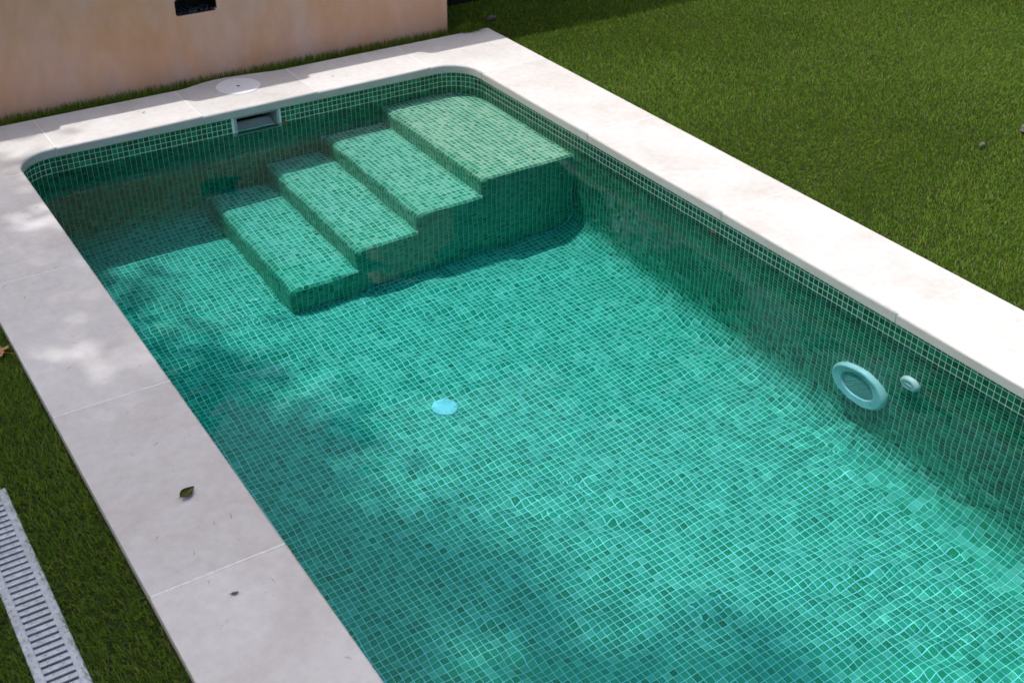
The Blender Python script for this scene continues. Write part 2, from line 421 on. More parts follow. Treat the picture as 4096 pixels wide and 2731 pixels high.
def place_tiles(parent, T, single=300, blend='floor'):
    """T: rows of centre(3), tangent a(3), tangent b(3), size a, size b. The tiles that show largest become objects,
    the rest one mesh."""
    T = np.asarray(T, float); n = len(T)
    if n == 0: return
    p, a, b, sa, sb = T[:, 0:3], T[:, 3:6], T[:, 6:9], T[:, 9], T[:, 10]
    tilt = RNG.normal(0, 0.008, (n, 2))
    nrm = np.cross(a, b)
    a = a + nrm * tilt[:, :1]; a /= np.linalg.norm(a, axis=1)[:, None]
    b = np.cross(nrm, a); b /= np.linalg.norm(b, axis=1)[:, None]
    nrm = np.cross(a, b)
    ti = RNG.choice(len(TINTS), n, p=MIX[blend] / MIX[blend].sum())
    if blend == 'wall':                                  # wall shade in the tint fades to the floor blend down the cove
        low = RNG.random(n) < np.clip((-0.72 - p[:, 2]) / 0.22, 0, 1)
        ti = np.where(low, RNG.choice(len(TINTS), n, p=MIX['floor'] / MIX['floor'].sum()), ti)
        ti = np.where(p[:, 2] > ZW + 0.004, np.minimum(ti, RNG.integers(0, 5, n)), ti)     # above water: darkest tints, shade put into the colour
    c, Q = to_pixel(p); u1, _ = to_pixel(p + a * PIT / 2); u2, _ = to_pixel(p + b * PIT / 2)
    area = np.abs((u1 - c)[:, 0] * (u2 - c)[:, 1] - (u1 - c)[:, 1] * (u2 - c)[:, 0]) * 4
    vis = (c[:, 0] > 10) & (c[:, 0] < IMG_W - 10) & (c[:, 1] > 10) & (c[:, 1] < IMG_H - 10)
    e = np.array(CAM) - p
    vis &= ((nrm * e).sum(1) > 0)
    vis &= (Q[:, 0] > XI_L + 0.16 * (CAM[2] > 0)) & (Q[:, 1] < 0.02) & (Q[:, 0] < XR + 0.01)
    order = np.argsort(-np.where(vis, area, -1))
    k = min(single, int(vis.sum()))
    pick = np.zeros(n, bool); pick[order[:k]] = True
    for i in np.nonzero(pick)[0]:
        o = bpy.data.objects.new('tile', TILE_MESH[ti[i]])
        o.matrix_world = Matrix(((a[i, 0] * sa[i], b[i, 0] * sb[i], nrm[i, 0], p[i, 0]), (a[i, 1] * sa[i], b[i, 1] * sb[i], nrm[i, 1], p[i, 1]),
                                 (a[i, 2] * sa[i], b[i, 2] * sb[i], nrm[i, 2], p[i, 2]), (0, 0, 0, 1)))
        C.objects.link(o); o.parent = parent
        o.cycles.is_caustics_receiver = True
    r = np.nonzero(~pick)[0]
    if len(r):
        A, B = (PIT - 0.0027) / 2, (PIT - 0.0027) / 2 - 0.0006
        h = 0.0007
        loc = np.array([(-A, -A, -0.001), (A, -A, -0.001), (A, A, -0.001), (-A, A, -0.001), (-B, -B, h), (B, -B, h), (B, B, h), (-B, B, h)])
        V = (p[r][:, None] + a[r][:, None] * (loc[None, :, :1] * sa[r][:, None, None]) + b[r][:, None] * (loc[None, :, 1:2] * sb[r][:, None, None])
             + nrm[r][:, None] * loc[None, :, 2:3])
        fq = np.array([(4, 5, 6, 7), (0, 1, 5, 4), (1, 2, 6, 5), (2, 3, 7, 6), (3, 0, 4, 7)])
        Fq = (np.arange(len(r))[:, None, None] * 8 + fq[None]).reshape(-1)
        me = np_mesh('mosaic', V.reshape(-1, 3), Fq, np.full(len(r) * 5, 4, np.int32))
        at = me.attributes.new('tint', 'FLOAT', 'FACE')
        at.data.foreach_set('value', np.repeat(np.array(TINTS)[ti[r]], 5).astype(np.float32))
        o = obj('mosaic', me, M['tile'], parent); o['kind'] = 'stuff'
        o.cycles.is_caustics_receiver = True

def in_steps(x, y, z):
    if y < YS - 0.002: return False
    for i, (sx, sz) in enumerate(zip(STEP_X, STEP_Z)):
        if x > sx and z < sz: return True
    return False

# vertical profile of wall and cove: distance s from the top -> (inward offset, z, inward-normal components)
S_WALL = -TH - (ZF + RC)             # straight part
S_TOT = S_WALL + RC * math.pi / 2
def prof(s):
    if s <= S_WALL: return 0.0, -TH - s, 1.0, 0.0
    t = (s - S_WALL) / RC
    return RC * (1 - math.cos(t)), ZF + RC * (1 - math.sin(t)), math.cos(t), math.sin(t)

RW = RP + 0.022                      # plan radius at the tile face
def wall_frame(name, d):
    """Point and inward normal in plan for each stretch of wall; d runs along it."""
    if name == 'right': return (XR, YF + d), (-1, 0), (0, 1)
    if name == 'left': return (XL, YB - RW - d), (1, 0), (0, -1)
    if name == 'front': return (XL + d, YF), (0, 1), (1, 0)
    L0 = RW * math.pi / 2
    Lb = (XR - RW) - (XL + RW)
    if d < L0:                        # right back corner
        t = d / RW; cx, cy = XR - RW, YB - RW
        return (cx + RW * math.cos(t), cy + RW * math.sin(t)), (-math.cos(t), -math.sin(t)), (-math.sin(t), math.cos(t))
    if d < L0 + Lb: return (XR - RW - (d - L0), YB), (0, -1), (-1, 0)
    t = math.pi / 2 + (d - L0 - Lb) / RW; cx, cy = XL + RW, YB - RW
    return (cx + RW * math.cos(t), cy + RW * math.sin(t)), (-math.cos(t), -math.sin(t)), (-math.sin(t), math.cos(t))

WLEN = dict(right=YB - RW - YF, left=YB - RW - YF, front=XR - XL, back=RW * math.pi + (XR - RW) - (XL + RW))
SK = (-1.304, -1.069, -0.168, -0.052)    # skimmer mouth x0, x1, z0, z1
LIGHT = (-2.949, -0.628); INLET = (-3.168, -0.372); DRAIN = (-1.242, -1.923)

def wall_bed(name):
    nd_ = {'right': 2, 'left': 2, 'front': 2, 'back': 0}[name]
    L = WLEN[name]
    if nd_: ds = [0.0, L]
    else:
        L0 = RW * math.pi / 2; Lb = L - 2 * L0
        ds = [L0 * k / 24 for k in range(25)] + [L0 + (XR - RW) - SK[1], L0 + (XR - RW) - SK[0]] + [L0 + Lb + L0 * k / 24 for k in range(25)]
        ds = sorted(ds)
    ss = sorted([0.0] + ([-TH - SK[3], -TH - SK[2]] if name == 'back' else []) + [S_WALL] + [S_WALL + RC * math.pi / 2 * k / 24 for k in range(1, 25)])
    ss = [s for s in ss]
    V, Fc = [], []
    for d in ds:
        (x, y), n, t = wall_frame(name, d)
        for s in ss:
            off, z, nh, nz = prof(s)
            k = 0.0006 * (s > S_WALL)                       # bed a touch deeper behind the flat tiles of curved parts
            if name == 'back' and not (L0 < d < L0 + Lb): k = 0.0008
            V.append((x + n[0] * (off - k * nh), y + n[1] * (off - k * nh), z - k * nz))
    m_ = len(ss)
    for i in range(len(ds) - 1):
        for j in range(m_ - 1):
            if name == 'back':
                (x, y), n, t = wall_frame(name, (ds[i] + ds[i + 1]) / 2)
                zc = prof((ss[j] + ss[j + 1]) / 2)[1]
                if SK[0] < x < SK[1] and SK[2] < zc < SK[3] and y > YB - 0.005: continue
            Fc.append((i * m_ + j, (i + 1) * m_ + j, (i + 1) * m_ + j + 1, i * m_ + j + 1))
    me = bpy.data.meshes.new('pool_wall'); me.from_pydata(V, [], Fc)
    bm = bmesh.new(); bm.from_mesh(me); bmesh.ops.recalc_face_normals(bm, faces=bm.faces)
    # make the normals face the pool
    bm.faces.ensure_lookup_table()
    f = max(bm.faces, key=lambda f: f.calc_center_median().z)
    cdir = Vector((-1.2, -2.5, -0.5)) - f.calc_center_median()
    if f.normal.dot(cdir) < 0: bmesh.ops.reverse_faces(bm, faces=bm.faces)
    bm.to_mesh(me); bm.free()
    o = obj({'right': 'wall_right', 'left': 'wall_left', 'back': 'wall_back', 'front': 'wall_front'}[name], me, M['grout'])
    tag(o, kind='structure'); o.cycles.is_caustics_receiver = True
    o['label'] = {'right': 'pool wall of green mosaic on the side with the lamp', 'left': 'pool wall of green mosaic hidden below the shaded coping',
                  'back': 'far pool wall of green mosaic with the skimmer mouth', 'front': 'near pool wall of green mosaic'}[name]
    return o

def wall_tiles(name, o):
    L = WLEN[name]; nc = round(L / PIT); pc = L / nc
    nr = round(S_TOT / PIT); pr = S_TOT / nr
    T = []
    for j in range(nr):
        s = (j + 0.5) * pr; off, z, nh, nz = prof(s)
        for i in range(nc):
            d = (i + 0.5) * pc
            (x, y), n, t = wall_frame(name, d)
            px, py = x + n[0] * off, y + n[1] * off
            if in_steps(px, py, z): continue
            sa = 1.0
            if name == 'back':
                if SK[0] - 0.012 < px < SK[1] + 0.012 and SK[2] - 0.012 < z < 0 and y > YB - 0.01: continue
                if off > 0.01:       # tiles narrow where the cove turns round the corner
                    L0 = RW * math.pi / 2
                    if d < L0 or d > L - L0: sa = max(0.12, (RW - off) / RW)
            if name == 'right':
                if math.hypot(y - LIGHT[0], z - LIGHT[1]) < 0.118 or math.hypot(y - INLET[0], z - INLET[1]) < 0.030: continue
            nn = np.array([n[0] * nh, n[1] * nh, nz]); a = np.array([t[0], t[1], 0.0])
            b = np.cross(nn, a)
            T.append((px, py, z, *a, *b, sa, 1.0))
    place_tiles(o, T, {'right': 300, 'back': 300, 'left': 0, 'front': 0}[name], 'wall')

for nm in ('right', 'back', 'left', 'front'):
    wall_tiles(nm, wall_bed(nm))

# floor
fx0, fx1, fy0, fy1 = XL + RC, XR - RC, YF + RC, YB - RC
me = bpy.data.meshes.new('pool_floor')
me.from_pydata([(fx0, fy0, ZF), (fx1, fy0, ZF), (fx1, fy1, ZF), (fx0, fy1, ZF)], [], [(0, 1, 2, 3)])
floor = obj('pool_floor', me, M['grout']); tag(floor, 'pool floor of green mosaic under clear water', kind='structure')
floor.cycles.is_caustics_receiver = True
nx, ny = round((fx1 - fx0) / PIT), round((fy1 - fy0) / PIT)
T = []
for i in range(nx):
    x = fx0 + (i + 0.5) * (fx1 - fx0) / nx
    for j in range(ny):
        y = fy0 + (j + 0.5) * (fy1 - fy0) / ny
        if in_steps(x, y, ZF - 0.01) and x > STEP_X[3] + 0.01: continue
        if math.hypot(x - DRAIN[0], y - DRAIN[1]) < 0.038: continue
        T.append((x, y, ZF, 1, 0, 0, 0, 1, 0, 1, 1))
place_tiles(floor, T, 300)

# steps
steps = empty('pool_steps', (STEP_X[3], YS, ZF))
tag(steps, 'four underwater steps of green mosaic in the far corner of the pool', 'pool steps')
RN = 0.052                                # nosing radius
def step_profile(i):
    """Points (x, z) from the right end of tread i over the nosing down the riser, with lengths."""
    x1 = XR + 0.005 if i == 0 else STEP_X[i - 1]
    x0, z0 = STEP_X[i], STEP_Z[i]; zb = STEP_Z[i + 1] if i < 3 else ZF
    return x1, x0, z0, zb
all_T = []; bounds = []
step_parts = []
for i in range(4):
    x1, x0, z0, zb = step_profile(i)
    La = x1 - (x0 + RN); Lc = RN * math.pi / 2; Lr = (z0 - RN) - zb
    Lt = La + Lc + Lr
    # solid body, with the front edge eased
    def outline(ins):
        pts = [(x1 + 0.001, zb - 0.0), (x1 + 0.001, z0 - ins)]
        for k in range(9):
            t = k / 8 * math.pi / 2
            r = RN - ins
            pts.append((x0 + RN - r * math.sin(t), z0 - RN + r * math.cos(t)))
        pts.append((x0 + ins, zb))
        return pts
    bm = bmesh.new(); secs = []
    for y, ins in ((YB, 0.0), (YS + 0.017, 0.0), (YS, 0.017)):
        secs.append([bm.verts.new((x, y, z)) for x, z in outline(ins)])
    for A, B in zip(secs, secs[1:]):
        for k in range(len(A)):
            q = (k + 1) % len(A)
            bm.faces.new((A[k], A[q], B[q], B[k]))
    bm.faces.new(secs[-1]); bm.faces.new(secs[0][::-1])
    bmesh.ops.recalc_face_normals(bm, faces=bm.faces)
    part = obj('step', bm, M['grout'], steps); part.matrix_parent_inverse = steps.matrix_world.inverted()
    part.location = (0, 0, 0)
    part.parent = steps; part.matrix_parent_inverse = Matrix.Translation((-STEP_X[3], -YS, -ZF))
    part.cycles.is_caustics_receiver = True; step_parts.append(part)
    # tread, nosing and riser
    T = []
    nu = round(Lt / PIT); pu = Lt / nu
    yb, ye = YB, YS + 0.0175
    nv = round((yb - ye) / PIT); pv = (yb - ye) / nv
    for k in range(nu):
        s = (k + 0.5) * pu
        if s < La: x, z, nxx, nzz = x1 - s, z0, 0.0, 1.0
        elif s < La + Lc:
            t = (s - La) / RN; x, z, nxx, nzz = x0 + RN - RN * math.sin(t), z0 - RN + RN * math.cos(t), -math.sin(t), math.cos(t)
        else: x, z, nxx, nzz = x0, z0 - RN - (s - La - Lc), -1.0, 0.0
        nn = np.array([nxx, 0, nzz]); bb = np.array([0, 1.0, 0]); aa = np.cross(bb, nn)
        for j in range(nv):
            y = ye + (j + 0.5) * pv
            if x > XR - RW and y > YB - RW:   # rounded back corner of the pool
                if math.hypot(x - (XR - RW), y - (YB - RW)) > RW + 0.002: continue
            T.append((x, y, z, *aa, *bb, pu / PIT, pv / PIT))
        # eased front row, tilted down
        n2 = nn * math.cos(0.785) + np.array([0, -math.sin(0.785), 0]); b2 = np.cross(n2, aa)
        c2 = np.array([x, YS + 0.0085, z]) - nn * 0.0085
        T.append((*c2, *aa, *b2, pu / PIT, 0.93))
    # front face below this tread
    nc = round((x1 - x0) / PIT); pcx = (x1 - x0) / nc
    nr = round((z0 - 0.016 - ZF) / PIT); prz = (z0 - 0.016 - ZF) / nr
    for c_ in range(nc):
        x = x0 + (c_ + 0.5) * pcx
        for r_ in range(nr):
            z = ZF + (r_ + 0.5) * prz
            if x < x0 + RN and z > z0 - RN and math.hypot(x - x0 - RN, z - z0 + RN) > RN - 0.012: continue
            if x > XR - RC and z < ZF + RC and math.hypot(x - XR + RC, z - ZF - RC) > RC + 0.004: continue
            T.append((x, YS, z, 1, 0, 0, 0, 0, 1, pcx / PIT, prz / PIT))
    all_T.append(T)
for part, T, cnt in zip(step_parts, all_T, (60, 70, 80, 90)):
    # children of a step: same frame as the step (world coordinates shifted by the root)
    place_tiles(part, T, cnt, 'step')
# lower fill under the treads so that each step stands on the floor
for i in range(3):
    x1, x0, z0, zb = step_profile(i)
    bm = bmesh.new(); box(bm, x0 + 0.0, x1, YS, YB, ZF - 0.01, zb + 0.0005)
    fill = obj('step_base', bm, M['grout'], steps); fill.matrix_parent_inverse = Matrix.Translation((-STEP_X[3], -YS, -ZF))
    fill.cycles.is_caustics_receiver = True

# ------------------------------------------------------------------ coping stones
RB = 0.011                               # rounded inner arris
def slab(pts, inner, name='coping_stone', parent=None, hole=None):
    """CCW outline; inner[i] marks edges over the water (rounded arris)."""
    rings = []
    rr = [RB if f else 0.0035 for f in inner]
    rings.append((offset_poly(pts, [0.003 if f else 0.0 for f in inner]), -TH))
    rings.append((offset_poly(pts, [0.0] * len(pts)), -TH + 0.004))
    for k in range(5):
        t = k / 4 * math.pi / 2
        rings.append((offset_poly(pts, [r * (1 - math.cos(t)) for r in rr]), None, t))
    bm = bmesh.new(); L = []
    for rg in rings:
        if rg[1] is not None: L.append([bm.verts.new((x, y, rg[1])) for x, y in rg[0]])
        else:
            t = rg[2]; n = len(pts); vs = []
            for i, (x, y) in enumerate(rg[0]):
                r = max(rr[i], rr[i - 1]); vs.append(bm.verts.new((x, y, -r * (1 - math.sin(t)))))
            L.append(vs)
    side = []
    for q, (A, B) in enumerate(zip(L, L[1:])):
        for i in range(len(A)):
            j = (i + 1) % len(A); f = bm.faces.new((A[i], A[j], B[j], B[i])); f.smooth = q > 1
            f.material_index = 1 if q < 2 else 0
    top = bm.faces.new(L[-1]); bot = bm.faces.new(L[0][::-1]); bot.material_index = 1
    bmesh.ops.triangulate(bm, faces=[top, bot])
    o = obj(name, bm, M['stone'], parent); o.data.materials.append(M['edge'])
    o.cycles.is_caustics_receiver = True
    return o

coping = empty('pool_coping', (0, 0, 0))
tag(coping, 'pale limestone coping slabs around the pool with white joints', 'pool coping')
G = 0.003                                # half of a joint
def rect(x0, x1, y0, y1): return [(x0, y0), (x1, y0), (x1, y1), (x0, y1)]
joints = []
def joint_x(x, y0, y1, lip):              # joint running along y at x (back side)
    joints.append((x - G - 0.0006, x + G + 0.0006, y0 + 0.004, y1 - 0.002))
def joint_y(y, x0, x1):
    joints.append((x0 + 0.003, x1 - 0.003, y - G - 0.0006, y + G + 0.0006))
JR = [-0.2013, -1.1566, -2.1108, -3.0623, -4.015, -4.968]
JL = [-0.2, -1.1326, -2.0744, -2.9998, -3.94, -4.88]
JB = [-2.1652, -1.4668, -0.8594, -0.2007]
YI_F, YO_F = YF - 0.02, YF - 0.41
# right and left runs
for a, b in zip(JR, JR[1:] + [YI_F]):
    slab(rect(0.0, XO_R, b + G, a - G), [False, False, False, True], parent=coping); 
for a, b in zip(JL, JL[1:] + [YI_F]):
    slab(rect(XO_L, XI_L, b + G, a - G), [False, True, False, False], parent=coping)
for y in JR: joint_y(y, 0.0, XO_R)
for y in JL: joint_y(y, XO_L, XI_L)
joint_y(YI_F, 0.0, XO_R); joint_y(YI_F, XO_L, XI_L)
# near side
slab(rect(XO_L, -1.2 - G, YO_F, YI_F - G), [False, False, True, False], parent=coping)
slab(rect(-1.2 + G, XO_R, YO_F, YI_F - G), [False, False, True, False], parent=coping)
# back run; the slab over the skimmer bulges back round its lid
for k, (a, b) in enumerate(zip(JB, JB[1:])):
    if k == 1:
        pts = [(a + G, 0.0), (b - G, 0.0)]; inn = [True, False]
        bul = [(-0.885, 0.388), (-0.93, 0.392), (-0.97, 0.401), (-1.04, 0.414), (-1.11, 0.424), (-1.18, 0.432), (-1.24, 0.433), (-1.30, 0.424),
               (-1.35, 0.411), (-1.39, 0.398), (-1.425, 0.389)]
        pts += [(b - G, YO_B)] + bul + [(a + G, YO_B)]
        inn = [True] + [False] * (len(pts) - 1)
        slab(pts, inn, parent=coping)
    else:
        slab(rect(a + G, b - G, 0.0, YO_B), [True, False, False, False], parent=coping)
for x in JB: joint_x(x, 0.0, YO_B, True)
# corner stones with a rounded inner corner
def corner(side):
    if side == 'right':
        xj, xo = JB[3] + G, XO_R; cx, cy = -RP, -RP
        arc = [(cx + RP * math.cos(math.pi / 2 * (1 - k / 12)), cy + RP * math.sin(math.pi / 2 * (1 - k / 12))) for k in range(13)]
        # clockwise along the inner edge from the back joint to the right joint; outline CCW
        pts = [(xj, 0.0)] + arc + [(0.0, JR[0] + G), (xo, JR[0] + G), (xo, YO_B), (xj, YO_B)]
        inn = [True] * (len(arc) + 1) + [False] * 4
        return slab(pts, inn, parent=coping)
    cx, cy = XI_L + RP, -RP
    arc = [(cx - RP * math.cos(math.pi / 2 * k / 12), cy + RP * math.sin(math.pi / 2 * k / 12)) for k in range(13)]
    pts = [(XO_L, JL[0] + G), (XI_L, JL[0] + G)] + arc + [(JB[0] - G, 0.0), (JB[0] - G, YO_B), (XO_L, YO_B)]
    inn = [False] + [True] * (len(arc) + 1) + [False] * 3
    return slab(pts, inn, parent=coping)
corner('right'); corner('left')
for k, (x0, x1, y0, y1) in enumerate(joints):
    bm = bmesh.new(); box(bm, x0, x1, y0, y1, -TH + 0.001, -0.0008)
    j = obj('joint', bm, M['joint'], coping); j.cycles.is_caustics_receiver = True
# bond beam under the coping
bm = bmesh.new()
for x0, x1, y0, y1 in ((XO_L + 0.01, XL - 0.004, YO_F + 0.01, YO_B - 0.01), (XR + 0.004, XO_R - 0.01, YO_F + 0.01, YO_B - 0.01)):
    box(bm, x0, x1, y0, y1, -0.30, -TH - 0.0005)
beam = obj('footing', bm, M['edge'], coping)
# ------------------------------------------------------------------ water: one closed body, rippled on top
def build_water():
    x0, x1, y0, y1 = XL - 0.012, XR + 0.012, YF - 0.012, YB + 0.012
    st = 0.0055
    nx, ny = int((x1 - x0) / st) + 1, int((y1 - y0) / st) + 1
    xs, ys = np.linspace(x0, x1, nx), np.linspace(y0, y1, ny)
    X, Y = np.meshgrid(xs, ys)
    r = np.random.default_rng(8); Z = np.zeros_like(X)
    # broad swell and short ripples, stronger away from the quiet far corner
    for lam0, lam1, slope, n in ((0.30, 0.70, 0.0052, 16), (0.13, 0.28, 0.0080, 34), (0.058, 0.110, 0.0062, 46)):
        H = np.zeros_like(X)
        for _ in range(n):
            lam = r.uniform(lam0, lam1); th = r.uniform(0, 2 * math.pi); k = 2 * math.pi / lam
            H += np.sin(k * (X * math.cos(th) + Y * math.sin(th)) + r.uniform(0, 6.28)) * (slope / k)
        H *= math.sqrt(2.0 / n) * 1.0
        if lam0 < 0.06:
            mod = 0.30 + 0.70 / (1 + np.exp((Y + 1.1) / 0.35))
            patch = np.zeros_like(X)
            for _ in range(12):
                th = r.uniform(0, 6.28); k = 2 * math.pi / r.uniform(0.6, 1.6)
                patch += np.sin(k * (X * math.cos(th) + Y * math.sin(th)) + r.uniform(0, 6.28))
            H *= mod * np.clip(0.80 + patch * 0.16, 0.25, 1.45)
        else:
            H *= 0.55 + 0.45 / (1 + np.exp((Y + 0.9) / 0.4))
        Z += H
    # rings from insects and drops
    for cx, cy, rad, amp in ((-1.865, -1.608, 0.075, 1.0), (-1.624, -1.548, 0.03, 1.0), (-1.518, -3.137, 0.08, 0.9), (-1.435, -3.722, 0.05, 1.0),
                             (-1.456, -1.777, 0.07, 0.7), (-0.573, -3.722, 0.05, 0.7), (-0.574, -3.357, 0.09, 0.9), (-0.75, -2.6, 0.06, 0.7),
                             (-2.0, -1.0, 0.02, 0.7), (-1.1, -1.35, 0.05, 0.5), (-0.35, -3.2, 0.04, 0.8)):
        d = np.hypot(X - cx, Y - cy)
        Z += amp * 0.00006 * np.cos(2 * math.pi * (d - rad) / 0.022) * np.exp(-((d - rad) / 0.022) ** 2)
    Z = ZW + Z
    V = np.stack([X, Y, Z], -1).reshape(-1, 3)
    idx = np.arange(nx * ny).reshape(ny, nx)
    q = np.stack([idx[:-1, :-1], idx[:-1, 1:], idx[1:, 1:], idx[1:, :-1]], -1).reshape(-1, 4)
    # skirt and bottom
    rim = np.concatenate([idx[0, :], idx[1:, -1], idx[-1, -2::-1], idx[-2:0:-1, 0]])
    nb = len(V); Vb = V[rim].copy(); Vb[:, 2] = ZF - 0.06
    V = np.concatenate([V, Vb]); m_ = len(rim); kk = np.arange(m_); k2 = (kk + 1) % m_
    sk = np.stack([rim[kk], nb + kk, nb + k2, rim[k2]], -1)
    loops = np.concatenate([q.reshape(-1), sk.reshape(-1), (nb + kk)[::-1]])
    sizes = np.concatenate([np.full(len(q), 4), np.full(len(sk), 4), [m_]]).astype(np.int32)
    me = np_mesh('water', V, loops, sizes)
    sm = np.zeros(len(sizes), bool); sm[:len(q)] = True
    me.polygons.foreach_set('use_smooth', sm)
    o = obj('water', me, M['water']); tag(o, 'clear rippled pool water', kind='structure')
    o.cycles.is_caustics_caster = True
    return o
build_water()

# ------------------------------------------------------------------ peach garden wall with a niche
WX0, WX1, WY, WT = -6.0, 0.200, 0.50, 0.22
HX0, HX1, HZ0, HZ1 = -1.366, -1.150, 0.332, 0.416
gw = empty('garden_wall', (-2.9, WY, GZ))
tag(gw, 'peach limewashed garden wall at the far end of the pool', 'wall')
def child(o, root):
    o.parent = root; o.matrix_parent_inverse = Matrix.Translation(-root.location); return o
bm = bmesh.new()
outer = [(WX0, GZ - 0.2), (WX1, GZ - 0.2), (WX1, 1.0), (WX0, 1.0)]
ri = 0.014; hole = []
for cx, cz, a0 in ((HX1 - ri, HZ0 + ri, -90), (HX1 - ri, HZ1 - ri, 0), (HX0 + ri, HZ1 - ri, 90), (HX0 + ri, HZ0 + ri, 180)):
    for k in range(5):
        a = math.radians(a0 + 90 * k / 4); hole.append((cx + ri * math.cos(a), cz + ri * math.sin(a)))
vo = [bm.verts.new((x, WY, z)) for x, z in outer]; vh = [bm.verts.new((x, WY, z)) for x, z in hole]
es = [bm.edges.new((vo[i], vo[(i + 1) % 4])) for i in range(4)] + [bm.edges.new((vh[i], vh[(i + 1) % len(vh)])) for i in range(len(vh))]
bmesh.ops.triangle_fill(bm, edges=es, use_beauty=True)
vb = [bm.verts.new((x, WY + WT, z)) for x, z in outer]; vd = [bm.verts.new((x, WY + 0.03, z)) for x, z in hole]
for i in range(4): bm.faces.new((vo[i], vo[(i + 1) % 4], vb[(i + 1) % 4], vb[i]))
bm.faces.new(vb)
for i in range(len(vh)): bm.faces.new((vh[i], vh[(i + 1) % len(vh)], vd[(i + 1) % len(vh)], vd[i]))
bmesh.ops.recalc_face_normals(bm, faces=bm.faces)
child(obj('wall_face', bm, M['wall']), gw)
for x0, x1, h in ((-1.66, -1.02, 1.20), (-0.33, 0.215, 1.24), (-2.9, -2.3, 1.18)):
    bm = bmesh.new(); box(bm, x0, x1, WY - 0.004, WY + WT + 0.004, 1.0005, h, 0.03)
    child(obj('wall_cap', bm, M['wall']), gw)
# black service box in the niche
nb_ = empty('recessed_box', ((HX0 + HX1) / 2, WY + 0.03, HZ0))
tag(nb_, 'black open service box sunk into the peach wall', 'service box')
bm = bmesh.new()
x0, x1, z0, z1, ya, yb_ = HX0 + 0.001, HX1 - 0.001, HZ0 + 0.001, HZ1 - 0.001, WY + 0.006, WY + 0.13
for q in (((x0, ya, z0), (x1, ya, z0), (x1, yb_, z0), (x0, yb_, z0)), ((x0, ya, z1), (x0, yb_, z1), (x1, yb_, z1), (x1, ya, z1)),
          ((x0, ya, z0), (x0, yb_, z0), (x0, yb_, z1), (x0, ya, z1)), ((x1, ya, z0), (x1, ya, z1), (x1, yb_, z1), (x1, yb_, z0)),
          ((x0, yb_, z0), (x1, yb_, z0), (x1, yb_, z1), (x0, yb_, z1))):
    bm.faces.new([bm.verts.new(v) for v in q])
child(obj('box_shell', bm, M['dark']), nb_)
bm = bmesh.new(); lathe(bm, [(0.009, 0.0), (0.013, 0.0), (0.013, 0.012), (0.009, 0.012), (0.009, 0.0)], 20, 'Y', (-1.285, yb_ - 0.001, HZ0 + 0.035))
child(obj('conduit_end', bm, M['dark']), nb_)
bm = bmesh.new()
for _ in range(120):
    s = random.uniform(0.003, 0.008)
    mt = Matrix.Translation((random.uniform(x0 + 0.01, x1 - 0.01), random.uniform(ya + 0.006, yb_ - 0.01), z0 + s * 0.5)) @ Matrix.Rotation(random.uniform(0, 3), 4, 'Z') @ Matrix.Diagonal((s, s * 0.8, s * 0.6, 1))
    bmesh.ops.create_icosphere(bm, subdivisions=1, radius=1.0, matrix=mt)
rb = child(obj('rubble', bm, M['rubble']), nb_); rb['kind'] = 'stuff'

# dark timber fence behind, on the right of the wall
fence = empty('timber_fence', (0.3, 0.93, GZ))
tag(fence, 'black stained timber fence in shade behind the lawn', 'fence')
bm = bmesh.new(); box(bm, -0.069, 0.069, 0.0, 0.022, 0, 2.72, 0.002)
me = bpy.data.meshes.new('fence_board'); bm.to_mesh(me); bm.free(); me.materials.append(M['board'])
for k in range(15):
    o = bpy.data.objects.new('board', me); C.objects.link(o); o.location = (-0.32 + 0.142 * k - 0.3, 0.92 - 0.93, 0.005); o.parent = fence
for z in (0.4, 2.3):
    bm = bmesh.new(); box(bm, -0.70, 1.45, 0.0125, 0.05, z, z + 0.07)
    r_ = obj('rail', bm, M['board'], fence)

# ------------------------------------------------------------------ pool fittings
# skimmer
sk = empty('skimmer', ((SK[0] + SK[1]) / 2, YB, SK[2]))
tag(sk, 'white plastic skimmer mouth in the far pool wall', 'skimmer')
x0, x1, z0, z1 = SK; fw = 0.011; yf = YB - 0.007
for bx in ((x0, x0 + fw, z0, z1), (x1 - fw, x1, z0, z1), (x0 + fw, x1 - fw, z0, z0 + 0.010), (x0 + fw, x1 - fw, z1 - 0.004, z1)):
    bm = bmesh.new(); box(bm, bx[0] + 1e-4, bx[1] - 1e-4, yf, YB + 0.02, bx[2] + 1e-4, bx[3], 0.0015)
    child(obj('frame_bar', bm, M['throat']), sk)
bm = bmesh.new()
a0, a1, b0, b1, yd = x0 + fw - 0.001, x1 - fw + 0.001, z0 + 0.008, z1 - 0.002, YB + 0.20
for q in (((a0, YB + .015, b0), (a1, YB + .015, b0), (a1, yd, b0), (a0, yd, b0)), ((a0, YB + .015, b1), (a0, yd, b1), (a1, yd, b1), (a1, YB + .015, b1)),
          ((a0, YB + .015, b0), (a0, yd, b0), (a0, yd, b1), (a0, YB + .015, b1)), ((a1, YB + .015, b0), (a1, YB + .015, b1), (a1, yd, b1), (a1, yd, b0)),
          ):
    bm.faces.new([bm.verts.new(v) for v in q])
child(obj('throat', bm, M['throat']), sk)
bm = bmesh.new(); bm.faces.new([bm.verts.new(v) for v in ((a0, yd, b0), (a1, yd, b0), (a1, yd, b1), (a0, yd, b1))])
child(obj('throat_dark_back', bm, M['dark']), sk)  # black panel stands in for the darkness deep in the throat
bm = bmesh.new()                                      # floating flap, leaning inwards
rows = []
for k in range(9):
    t = k / 8; y = YB - 0.002 + 0.090 * t; z = z0 + 0.014 + 0.060 * t - 0.016 * t * t
    rows.append([bm.verts.new((x, y, z)) for x in (a0 + 0.006, a1 - 0.006)])
